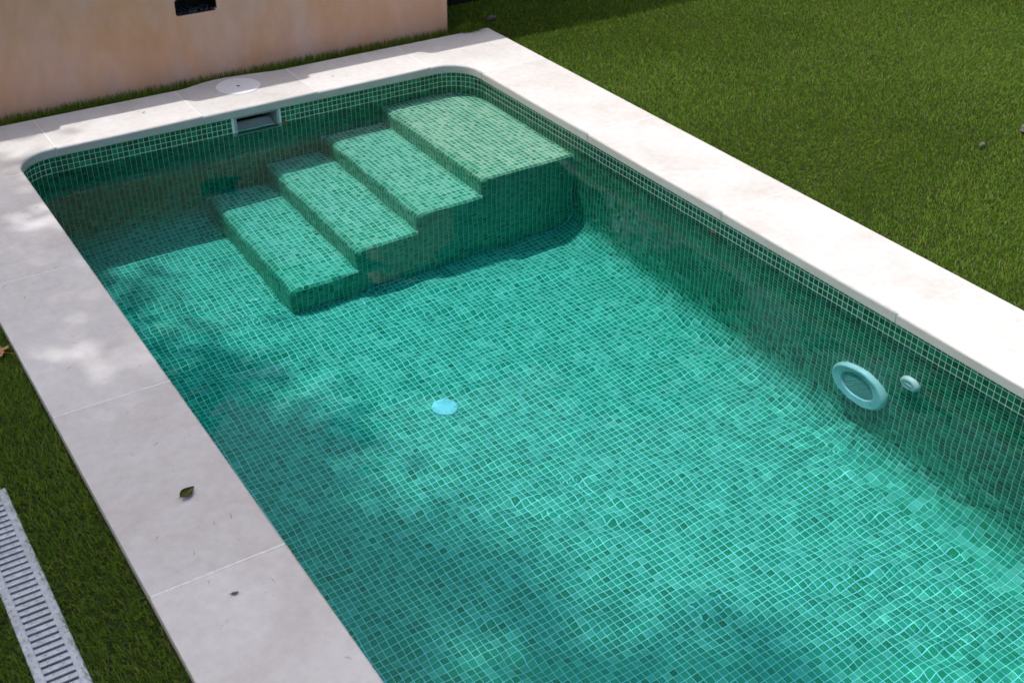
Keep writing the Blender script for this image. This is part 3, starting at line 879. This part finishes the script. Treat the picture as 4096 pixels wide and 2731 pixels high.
for A, B in zip(rows, rows[1:]): bm.faces.new((A[0], A[1], B[1], B[0]))
bmesh.ops.solidify(bm, geom=list(bm.faces), thickness=0.003)
fl = child(obj('flap', bm, M['white'], smooth=True), sk)
for c_ in sk.children: c_.cycles.is_caustics_receiver = True
# skimmer lid on the coping
lid = empty('access_cover', (-1.167, 0.278, 0.0))
tag(lid, 'round white skimmer lid set in the far coping', 'access cover', kind='thing')
bm = bmesh.new(); lathe(bm, [(0.1125, 0.0005), (0.1125, 0.0022), (0.111, 0.0032), (0.101, 0.0034), (0.1, 0.0028), (0.098, 0.0034), (0.030, 0.0036), (0.029, 0.0030), (0.027, 0.0036), (0.011, 0.0036), (0.0105, 0.0012)], 64)
obj('disc', bm, M['lid'], lid)
bm = bmesh.new(); lathe(bm, [(0.0112, 0.0012), (0.0, 0.0011)], 24)
obj('finger_hole', bm, M['dark'], lid)

# floor drain
dr = empty('floor_drain', (DRAIN[0], DRAIN[1], ZF))
tag(dr, 'round white main drain cover on the pool floor', 'drain cover')
bm = bmesh.new(); lathe(bm, [(0.052, 0.001), (0.052, 0.006), (0.049, 0.010), (0.032, 0.0125), (0.031, 0.011), (0.0295, 0.0128), (0.0, 0.0135)], 48)
o = obj('cover', bm, M['white'], dr, smooth=False); o.cycles.is_caustics_receiver = True
for k in range(8):
    bm = bmesh.new(); box(bm, 0.033, 0.046, -0.0011, 0.0011, 0.0098, 0.0128)
    o = obj('slot', bm, M['throat'], dr); o.rotation_euler.z = math.radians(45 * k + 20); o.cycles.is_caustics_receiver = True

# underwater lamp on the right wall
lm = empty('pool_lamp', (XR, LIGHT[0], LIGHT[1]))
tag(lm, 'large round white underwater lamp on the right pool wall', 'pool lamp')
bm = bmesh.new()
pr = [(0.137, -0.002), (0.139, 0.010), (0.1375, 0.020), (0.132, 0.027), (0.124, 0.030)]
for k in range(5):
    r = 0.121 - k * 0.0062; pr += [(r, 0.0285 - 0.0008 * k), (r - 0.0018, 0.0268 - 0.0008 * k), (r - 0.0036, 0.0282 - 0.0008 * k)]
pr += [(0.0885, 0.024), (0.0865, 0.016), (0.0855, 0.015)]
lathe(bm, pr, 72, 'X')
o = obj('ring', bm, M['white'], lm, smooth=True); o.cycles.is_caustics_receiver = True
bm = bmesh.new(); lathe(bm, [(0.0868, 0.0155), (0.065, 0.0195), (0.035, 0.022), (0.0, 0.023)], 48, 'X')
o = obj('lens', bm, M['lens'], lm, smooth=True); o.cycles.is_caustics_receiver = True
for a in (35, 215):
    bm = bmesh.new(); lathe(bm, [(0.0042, 0.024), (0.004, 0.0288), (0.0, 0.0292)], 14, 'X', (0, 0.103 * math.cos(math.radians(a)), 0.103 * math.sin(math.radians(a))))
    o = obj('screw', bm, M['throat'], lm); o.cycles.is_caustics_receiver = True
# return inlet
il = empty('return_inlet', (XR, INLET[0], INLET[1]))
tag(il, 'small round white return inlet beside the underwater lamp', 'inlet')
bm = bmesh.new(); lathe(bm, [(0.042, -0.001), (0.043, 0.008), (0.040, 0.018), (0.033, 0.023), (0.027, 0.024), (0.0245, 0.0205), (0.023, 0.0235), (0.021, 0.0235), (0.0195, 0.015), (0.0, 0.013)], 48, 'X')
o = obj('collar', bm, M['white'], il, smooth=True); o.cycles.is_caustics_receiver = True
bm = bmesh.new(); box(bm, -0.0235, -0.013, -0.019, 0.019, -0.0034, 0.0034, 0.001)
o = obj('crossbar', bm, M['white'], il); o.rotation_euler.x = math.radians(0); o.cycles.is_caustics_receiver = True

# ------------------------------------------------------------------ drain channel with slotted grating on the left
gr = empty('drain_channel', (-3.005, -2.32, GZ))
tag(gr, 'galvanised slotted drain grating in the shaded grass', 'drain grating')
GY0, GLEN, GP = -2.375, 1.9, 0.0252
gx0, gx1, gzt = -3.066, -2.946, -0.024
bm = bmesh.new()
for a, b in ((gx0, gx0 + 0.025), (gx1 - 0.025, gx1)):
    bmr = bmesh.new(); box(bmr, a, b, GY0 - GLEN, GY0 + 0.062, gzt - 0.02, gzt, 0.0025)
    child(obj('side_rail', bmr, M['galv']), gr)
bmr = bmesh.new(); box(bmr, gx0 + 0.0252, gx1 - 0.0252, GY0 + 0.010, GY0 + 0.062, gzt - 0.02, gzt - 0.0003, 0.001)
child(obj('end_plate', bmr, M['galv']), gr)
bm = bmesh.new()                                         # one bar between two slots: rounded top, studs
hw = (gx1 - gx0) / 2 - 0.024
sec = [(-0.0094, -0.018), (-0.0092, -0.005), (-0.0078, -0.0016), (-0.005, -0.0002), (0.005, -0.0002), (0.0078, -0.0016), (0.0092, -0.005), (0.0094, -0.018)]
A = [bm.verts.new((-hw, y, z)) for y, z in sec]; B = [bm.verts.new((hw, y, z)) for y, z in sec]
for k in range(len(sec)):
    j = (k + 1) % len(sec); bm.faces.new((A[k], A[j], B[j], B[k]))
bm.faces.new(A[::-1]); bm.faces.new(B)
for sx in (-0.0485, -0.016, 0.016, 0.0485):
    lathe(bm, [(0.0028, 0.0002), (0.0023, 0.0013), (0.0, 0.0018)], 8, 'Z', (sx, 0, 0.0))
bmesh.ops.recalc_face_normals(bm, faces=bm.faces)
me = bpy.data.meshes.new('cross_bar'); bm.to_mesh(me); bm.free(); me.materials.append(M['galv'])
for k in range(int(GLEN / GP)):
    o = bpy.data.objects.new('cross_bar', me); C.objects.link(o); o.location = ((gx0 + gx1) / 2, GY0 - GP * k, gzt)
    child(o, gr)
bmr = bmesh.new(); box(bmr, gx0 + 0.002, gx1 - 0.002, GY0 - GLEN, GY0 + 0.06, gzt - 0.10, gzt - 0.06)
child(obj('trough', bmr, M['dark']), gr)

# ------------------------------------------------------------------ grass
def blades(name, n_of, length, width, seed, lean=(0.45, 1.25), avoid=None, z=GZ):
    r = np.random.default_rng(seed)
    P = []
    for (x0, x1, y0, y1, dens) in n_of:
        n = int((x1 - x0) * (y1 - y0) * dens)
        P.append(np.stack([r.uniform(x0, x1, n), r.uniform(y0, y1, n)], 1))
    P = np.concatenate(P)
    if avoid is not None: P = P[~avoid(P)]
    n = len(P)
    # soft large-scale combing of the pile
    ph = np.sin(P[:, 0] * 2.1 + 1.3 * np.sin(P[:, 1] * 1.7)) + np.sin(P[:, 1] * 2.9 + P[:, 0])
    az = r.uniform(0, 2 * math.pi, n) * 0.75 + ph * 0.8
    ln = r.uniform(length[0], length[1], n); wd = r.uniform(width[0], width[1], n)
    tl = r.uniform(lean[0], lean[1], n)
    d = np.stack([np.cos(az), np.sin(az)], 1); s = np.stack([-d[:, 1], d[:, 0]], 1)
    tw = r.uniform(-0.9, 0.9, n); s = s * np.cos(tw)[:, None] + d * np.sin(tw)[:, None]
    h1 = ln * 0.55 * np.cos(tl * 0.55); o1 = ln * 0.55 * np.sin(tl * 0.55)
    h2 = h1 + ln * 0.45 * np.cos(tl * 1.25); o2 = o1 + ln * 0.45 * np.sin(tl * 1.25)
    V = np.zeros((n, 5, 3))
    V[:, 0, :2] = P - s * wd[:, None] / 2; V[:, 1, :2] = P + s * wd[:, None] / 2
    V[:, 2, :2] = P + d * o1[:, None] + s * wd[:, None] * 0.42; V[:, 3, :2] = P + d * o1[:, None] - s * wd[:, None] * 0.42
    V[:, 4, :2] = P + d * o2[:, None]
    V[:, 0:2, 2] = z - 0.002; V[:, 2:4, 2] = (z + h1)[:, None]; V[:, 4, 2] = z + h2
    base = np.arange(n)[:, None] * 5
    loops = (base + np.array([0, 1, 2, 3, 3, 2, 4])[None]).reshape(-1)
    sizes = np.tile(np.array([4, 3], np.int32), n)
    me = np_mesh(name, V.reshape(-1, 3), loops, sizes)
    t = np.clip(r.beta(2.2, 2.6, n) * 0.9 + 0.05 * ph + 0.08 * np.sin(P[:, 0] * 6.3 + 2 * np.sin(P[:, 1] * 4.1)) * np.sin(P[:, 1] * 5.2 + P[:, 0] * 2), 0, 0.9); t[r.random(n) < 0.035] = 1.0; t[r.random(n) < 0.05] = 0.93
    at = me.attributes.new('tint', 'FLOAT', 'FACE'); at.data.foreach_set('value', np.repeat(t, 2).astype(np.float32))
    return obj(name, me, M['grass'])

def hide(P):
    x, y = P[:, 0], P[:, 1]
    inside = (x > XO_L - 0.004) & (x < XO_R + 0.004) & (y > YO_F) & (y < YO_B + 0.003)
    bul = (x > -1.43) & (x < -0.885) & (y > 0.38) & (y < 0.388 + 0.048 * np.sin(np.clip((x + 1.43) / 0.545, 0, 1) * math.pi))
    wall = (x < WX1 + 0.005) & (y > WY - 0.002) & (y < WY + WT)
    ch = (x > gx0 + 0.004) & (x < gx1 - 0.004) & (y > GY0 - GLEN) & (y < GY0 + 0.058)
    beyond = y > 1.30 - 0.615 * (x - 0.876)                 # past the upper edge of the view
    return inside | bul | wall | ch | (beyond & (x > 0.9))

g1 = blades('grass', [(XO_R, 1.4, -4.2, 1.0, 29000), (1.4, 4.0, -3.2, 1.0, 26000), (0.19, XO_R, YO_B, 1.0, 26000)], (0.013, 0.026), (0.0015, 0.0025), 1, avoid=hide)
tag(g1, 'sunlit artificial turf on the right of the pool', 'grass', kind='stuff')
g2 = blades('grass', [(-3.35, XO_L, -3.6, 0.5, 30000)], (0.018, 0.034), (0.0013, 0.0023), 2, avoid=hide)
tag(g2, 'shaded turf on the left of the pool', 'grass', kind='stuff')
g3 = blades('grass', [(-3.2, 0.2, YO_B, WY, 26000)], (0.030, 0.062), (0.0016, 0.0028), 3, lean=(0.05, 0.6), avoid=hide)
tag(g3, 'narrow strip of turf between coping and peach wall', 'grass', kind='stuff')

# tuft lying over the corner of the coping
tuft = empty('grass_tuft', (0.285, 0.39, GZ))
tag(tuft, 'loose grass tuft spilling over the far corner of the coping', 'grass tuft')
t_o = blades('tuft_blades', [(0.235, 0.335, 0.372, 0.425, 60000)], (0.05, 0.09), (0.002, 0.0034), 4, lean=(0.3, 1.4), z=-0.012)
child(t_o, tuft); t_o['kind'] = 'stuff'

# ------------------------------------------------------------------ stones on the lawn
def rock(name, loc, size, seed, label, rz=0.0):
    random.seed(seed); bm = bmesh.new()
    bmesh.ops.create_icosphere(bm, subdivisions=3, radius=1.0)
    for v in bm.verts:
        n = v.co.copy(); k = 1 + 0.22 * math.sin(3.1 * n.x + seed) * math.cos(2.7 * n.y + seed * 2) + 0.10 * math.sin(7 * n.z + 5 * n.x)
        v.co = Vector((n.x * k * size[0], n.y * k * size[1], max(n.z, -0.35) * k * size[2]))
    o = obj(name, bm, M['rock']); o.location = loc; o.rotation_euler.z = rz
    tag(o, label, 'stone'); return o
rock('stone', (0.535, 0.555, GZ + 0.022), (0.034, 0.018, 0.016), 3, 'flat pale stone on the shaded turf behind the coping corner', 0.2)
rock('stone', (1.86, -2.21, GZ + 0.020), (0.055, 0.040, 0.024), 5, 'dark grey lump added for a blurred shadowy patch in the sunlit turf, larger of two', 0.5)  # stands in for a dark grey blur like a shadow
rock('stone', (1.506, -2.222, GZ + 0.024), (0.016, 0.012, 0.010), 8, 'tiny grey stone in the sunlit turf beside a larger one', 0.1)

# ------------------------------------------------------------------ fallen leaves and clippings
def leaf_mesh(name, L, Wd, curl, fold, nseg=10, tip=1.0, stem=0.2):
    bm = bmesh.new(); rows = []
    for k in range(nseg + 1):
        t = k / nseg; wdt = Wd * (math.sin(math.pi * t ** 0.8) ** 0.9) * 0.5 + 0.0004
        x = (t - 0.5) * L; zc = curl * L * ((t - 0.5) ** 2) * 4
        rows.append([bm.verts.new((x, s * wdt, zc + abs(s) * fold * wdt + 0.001)) for s in (-1, -0.5, 0, 0.5, 1)])
    for A, B in zip(rows, rows[1:]):
        for i in range(4): bm.faces.new((A[i], B[i], B[i + 1], A[i + 1]))
    if stem:
        tube(bm, [(-L * 0.5, 0, curl * L + 0.001), (-L * (0.5 + stem * 0.6), 0.001, curl * L * 0.9 + 0.002), (-L * (0.5 + stem), 0.003, curl * L * 1.1 + 0.004)], [0.0009, 0.0007, 0.0006], 5)
    bmesh.ops.solidify(bm, geom=[f for f in bm.faces if len(f.verts) == 4][:nseg * 4], thickness=0.0004)
    return bm
def leaf(loc, rz, L, Wd, curl, fold, m, label, rx=0.0, ry=0.0, stem=0.2):
    o = obj('fallen_leaf', leaf_mesh('leaf', L, Wd, curl, fold, stem=stem), m, smooth=True)
    o.location = loc; o.rotation_euler = (rx, ry, rz); tag(o, label, 'leaf'); return o
leaf((-2.515, -2.661, 0.003), math.radians(28), 0.058, 0.030, 0.16, 0.7, M['leaf_green'], 'curled olive green leaf lying on the shaded coping', 0.25)
leaf((-2.55, -3.11, 0.002), math.radians(-8), 0.022, 0.009, 0.1, 0.4, M['leaf_green'], 'tiny dark leaf on the nearest shaded coping slab')
leaf((-1.05, -0.018, ZW + 0.002), math.radians(10), 0.044, 0.026, 0.15, 0.8, M['leaf_brown'], 'orange brown leaf floating beside the skimmer')
leaf((0.012, -2.062, ZW + 0.002), math.radians(-80), 0.034, 0.009, 0.06, 0.5, M['leaf_red'], 'reddish leaf floating against the right pool wall')
leaf((-1.694, 0.181, 0.002), math.radians(20), 0.016, 0.007, 0.4, 0.6, M['leaf_yellow'], 'small yellow leaf scrap on the far coping', stem=0)
leaf((-0.697, 0.146, 0.002), math.radians(-10), 0.014, 0.005, 0.2, 0.5, M['leaf_brown'], 'small brown leaf scrap on the far coping between skimmer lid and corner', stem=0)
# lobed dry leaf on the grass at the left edge
bm = bmesh.new(); cen = bm.verts.new((0, 0, 0.004)); rim = []
for k in range(60):
    a = 2 * math.pi * k / 60
    rr = 0.047 * (0.62 + 0.30 * abs(math.cos(2.5 * a)) ** 1.3 + 0.08 * math.sin(13 * a))
    rim.append(bm.verts.new((rr * math.cos(a), rr * math.sin(a), 0.010 * math.sin(2 * a + 0.6) + 0.012 * (rr / 0.047) ** 2)))
for k in range(60): bm.faces.new((cen, rim[k], rim[(k + 1) % 60]))
tube(bm, [(-0.02, 0, 0.004), (-0.06, 0.004, 0.010), (-0.085, 0.012, 0.016)], [0.0012, 0.001, 0.0009], 5)
dl = obj('fallen_leaf', bm, M['leaf_brown'], smooth=True); dl.location = (-2.80, -1.578, -0.012); dl.rotation_euler = (0.15, -0.1, 2.4)
tag(dl, 'large dry brown lobed leaf on the turf beside the shaded coping', 'leaf')
# grass clippings scattered over the stone
bm = bmesh.new(); r = random.Random(21)
for k in range(100):
    side = r.random()
    if side < 0.60: x, y = r.uniform(XO_L + 0.02, XI_L - 0.03), r.uniform(-3.6, 0.3)
    elif side < 0.85: x, y = r.uniform(-2.6, 0.3), r.uniform(0.04, 0.37)
    else: x, y = r.uniform(0.03, 0.38), r.uniform(-3.9, 0.0)
    L, wd, a = r.uniform(0.005, 0.022), r.uniform(0.0007, 0.0013), r.uniform(0, math.pi)
    c, s = math.cos(a), math.sin(a); b = r.uniform(-0.25, 0.25) * L
    p = [(-L / 2, 0), (0, b), (L / 2, 0)]
    up, dn = [], []
    for px, py in p:
        up.append(bm.verts.new((x + px * c - (py + wd / 2) * s, y + px * s + (py + wd / 2) * c, 0.0016)))
        dn.append(bm.verts.new((x + px * c - (py - wd / 2) * s, y + px * s + (py - wd / 2) * c, 0.0012)))
    for i in range(2): bm.faces.new((dn[i], dn[i + 1], up[i + 1], up[i]))
cl = obj('clippings', bm, M['clip']); tag(cl, 'dry grass clippings strewn over the coping', 'clippings', kind='stuff')

# ------------------------------------------------------------------ trees: one over the left side shades it, others stand behind the wall and show in the water
def tree(name, base, height, crown_c, crown_r, n_clump, n_leaf, leaf_s, m, label, seed, gap=0.0):
    rg = np.random.default_rng(seed); rnd = random.Random(seed)
    t = empty(name, base); tag(t, label, 'tree', 'trees around the pool')
    bm = bmesh.new(); b = Vector((0, 0, 0)); cc = Vector(crown_c) - Vector(base)
    mid = Vector((cc.x * 0.25, cc.y * 0.25, height * 0.42))
    tube(bm, [b, b + (mid - b) * 0.5 + Vector((0.05, -0.04, 0)), mid, mid + (cc - mid) * 0.6], [0.16, 0.13, 0.11, 0.05], 12)
    ends = []
    for k in range(9):
        q = cc + Vector((rnd.uniform(-.8, .8) * crown_r[0], rnd.uniform(-.8, .8) * crown_r[1], rnd.uniform(-.6, .6) * crown_r[2]))
        st = mid + (cc - mid) * rnd.uniform(0.0, 0.5)
        tube(bm, [st, st + (q - st) * 0.5 + Vector((0, 0, 0.12)), q], [0.05, 0.03, 0.012], 7); ends.append(q)
    obj('trunk', bm, M['bark'], t)
    u = rg.normal(size=(n_clump, 3)); u /= np.linalg.norm(u, axis=1)[:, None]
    cl = u * (rg.uniform(0.15, 1.0, (n_clump, 1)) ** 0.45) * np.array(crown_r)
    P = np.repeat(cl, n_leaf, 0) + rg.normal(0, 1, (n_clump * n_leaf, 3)) * np.array([0.16, 0.16, 0.11]) * (crown_r[0] / 1.5)
    n = len(P); P += np.array(cc)
    a = rg.normal(size=(n, 3)); a[:, 2] *= 0.5; a /= np.linalg.norm(a, axis=1)[:, None]
    b_ = np.cross(a, rg.normal(size=(n, 3)) * 0.5 + np.array([0, 0, 1.0])); b_ /= np.linalg.norm(b_, axis=1)[:, None]
    s = rg.uniform(0.7, 1.3, (n, 1)) * leaf_s
    nn = np.cross(a, b_)
    V = np.stack([P - a * s, P - b_ * s * 0.42 + nn * s * 0.12, P + a * s, P + b_ * s * 0.42 + nn * s * 0.12], 1).reshape(-1, 3)
    me = np_mesh('crown', V, np.arange(n * 4), np.full(n, 4, np.int32))
    o = obj('crown', me, m, t); return t

tree('shade_tree', (-7.2, 0.9, GZ), 8.6, (-5.43, 0.27, 9.0), (1.7, 2.8, 0.8), 120, 190, 0.07, M['leaf_a'], 'broad tree standing left of the pool and shading it', 31)
far = [((-4.6, 4.6), 6.0, 2.0), ((-1.4, 5.2), 6.6, 1.9), ((1.6, 4.6), 5.6, 1.7), ((4.8, 4.4), 6.2, 2.0), ((7.6, 1.8), 5.6, 1.9), ((8.6, -2.2), 5.2, 1.8)]
names = ['tree behind the peach wall, farthest left', 'tall tree behind the peach wall', 'tree behind the timber fence', 'tree beyond the far lawn corner',
         'tree at the far end of the right lawn edge', 'tree at the near end of the right lawn edge']
for k, ((x, y), h, rr) in enumerate(far):
    tree('garden_tree', (x, y, GZ), h, (x, y, h * 0.66), (rr, rr * 0.9, h * 0.34), 60, 70, 0.13, M['leaf_b'], names[k], 50 + k)

def added_hedge(base, L, D, H, n, seed, label, rz=0.0):  # unseen greenery, added to darken what the water mirrors
    rg = np.random.default_rng(seed)
    t = empty('added_hedge', (base[0], base[1], GZ)); tag(t, label, 'added_hedge')
    bm = bmesh.new()
    for k in range(int(L / 0.6)):
        tube(bm, [(-L / 2 + 0.3 + 0.6 * k, 0, 0), (-L / 2 + 0.3 + 0.6 * k, 0.03, H * 0.5), (-L / 2 + 0.35 + 0.6 * k, 0, H * 0.85)], [0.035, 0.025, 0.012], 6)
    st = obj('stems', bm, M['bark'], t); st['kind'] = 'stuff'
    P = np.stack([rg.uniform(-L / 2, L / 2, n), rg.uniform(-D / 2, D / 2, n), rg.uniform(0.05, H, n)], 1)
    P[:, 2] += 0.16 * np.sin(P[:, 0] * 2.3) * (P[:, 2] / H) + 0.1 * np.sin(P[:, 0] * 5.1 + 1) * (P[:, 2] / H)
    P[:, 1] *= 0.85 + 0.15 * np.sin(P[:, 0] * 3.7 + P[:, 2] * 2)
    a = rg.normal(size=(n, 3)); a /= np.linalg.norm(a, axis=1)[:, None]
    b_ = np.cross(a, rg.normal(size=(n, 3))); b_ /= np.linalg.norm(b_, axis=1)[:, None]
    s_ = rg.uniform(0.05, 0.09, (n, 1))
    V = np.stack([P - a * s_, P - b_ * s_ * 0.5, P + a * s_, P + b_ * s_ * 0.5], 1).reshape(-1, 3)
    obj('foliage', np_mesh('foliage', V, np.arange(n * 4), np.full(n, 4, np.int32)), M['leaf_b'], t)
    t.rotation_euler.z = rz
tree('added_tall_tree', (-6.2, 3.2, GZ), 12.6, (-4.95, 0.45, 14.0), (1.3, 1.6, 0.8), 32, 90, 0.08, M['leaf_a'], 'tall thin crowned tree added out of view for soft shade on the near left of the pool', 77)  # added unseen tree; height and thin crown set for soft shade
added_hedge((6.4, -1.0), 11.0, 0.8, 3.6, 26000, 91, 'tall dense greenery added out of view on the right to darken the water reflections', math.pi / 2)
added_hedge((4.0, 6.2), 16.0, 0.8, 3.4, 30000, 92, 'tall dense greenery added out of view behind wall and fence to darken the water reflections')
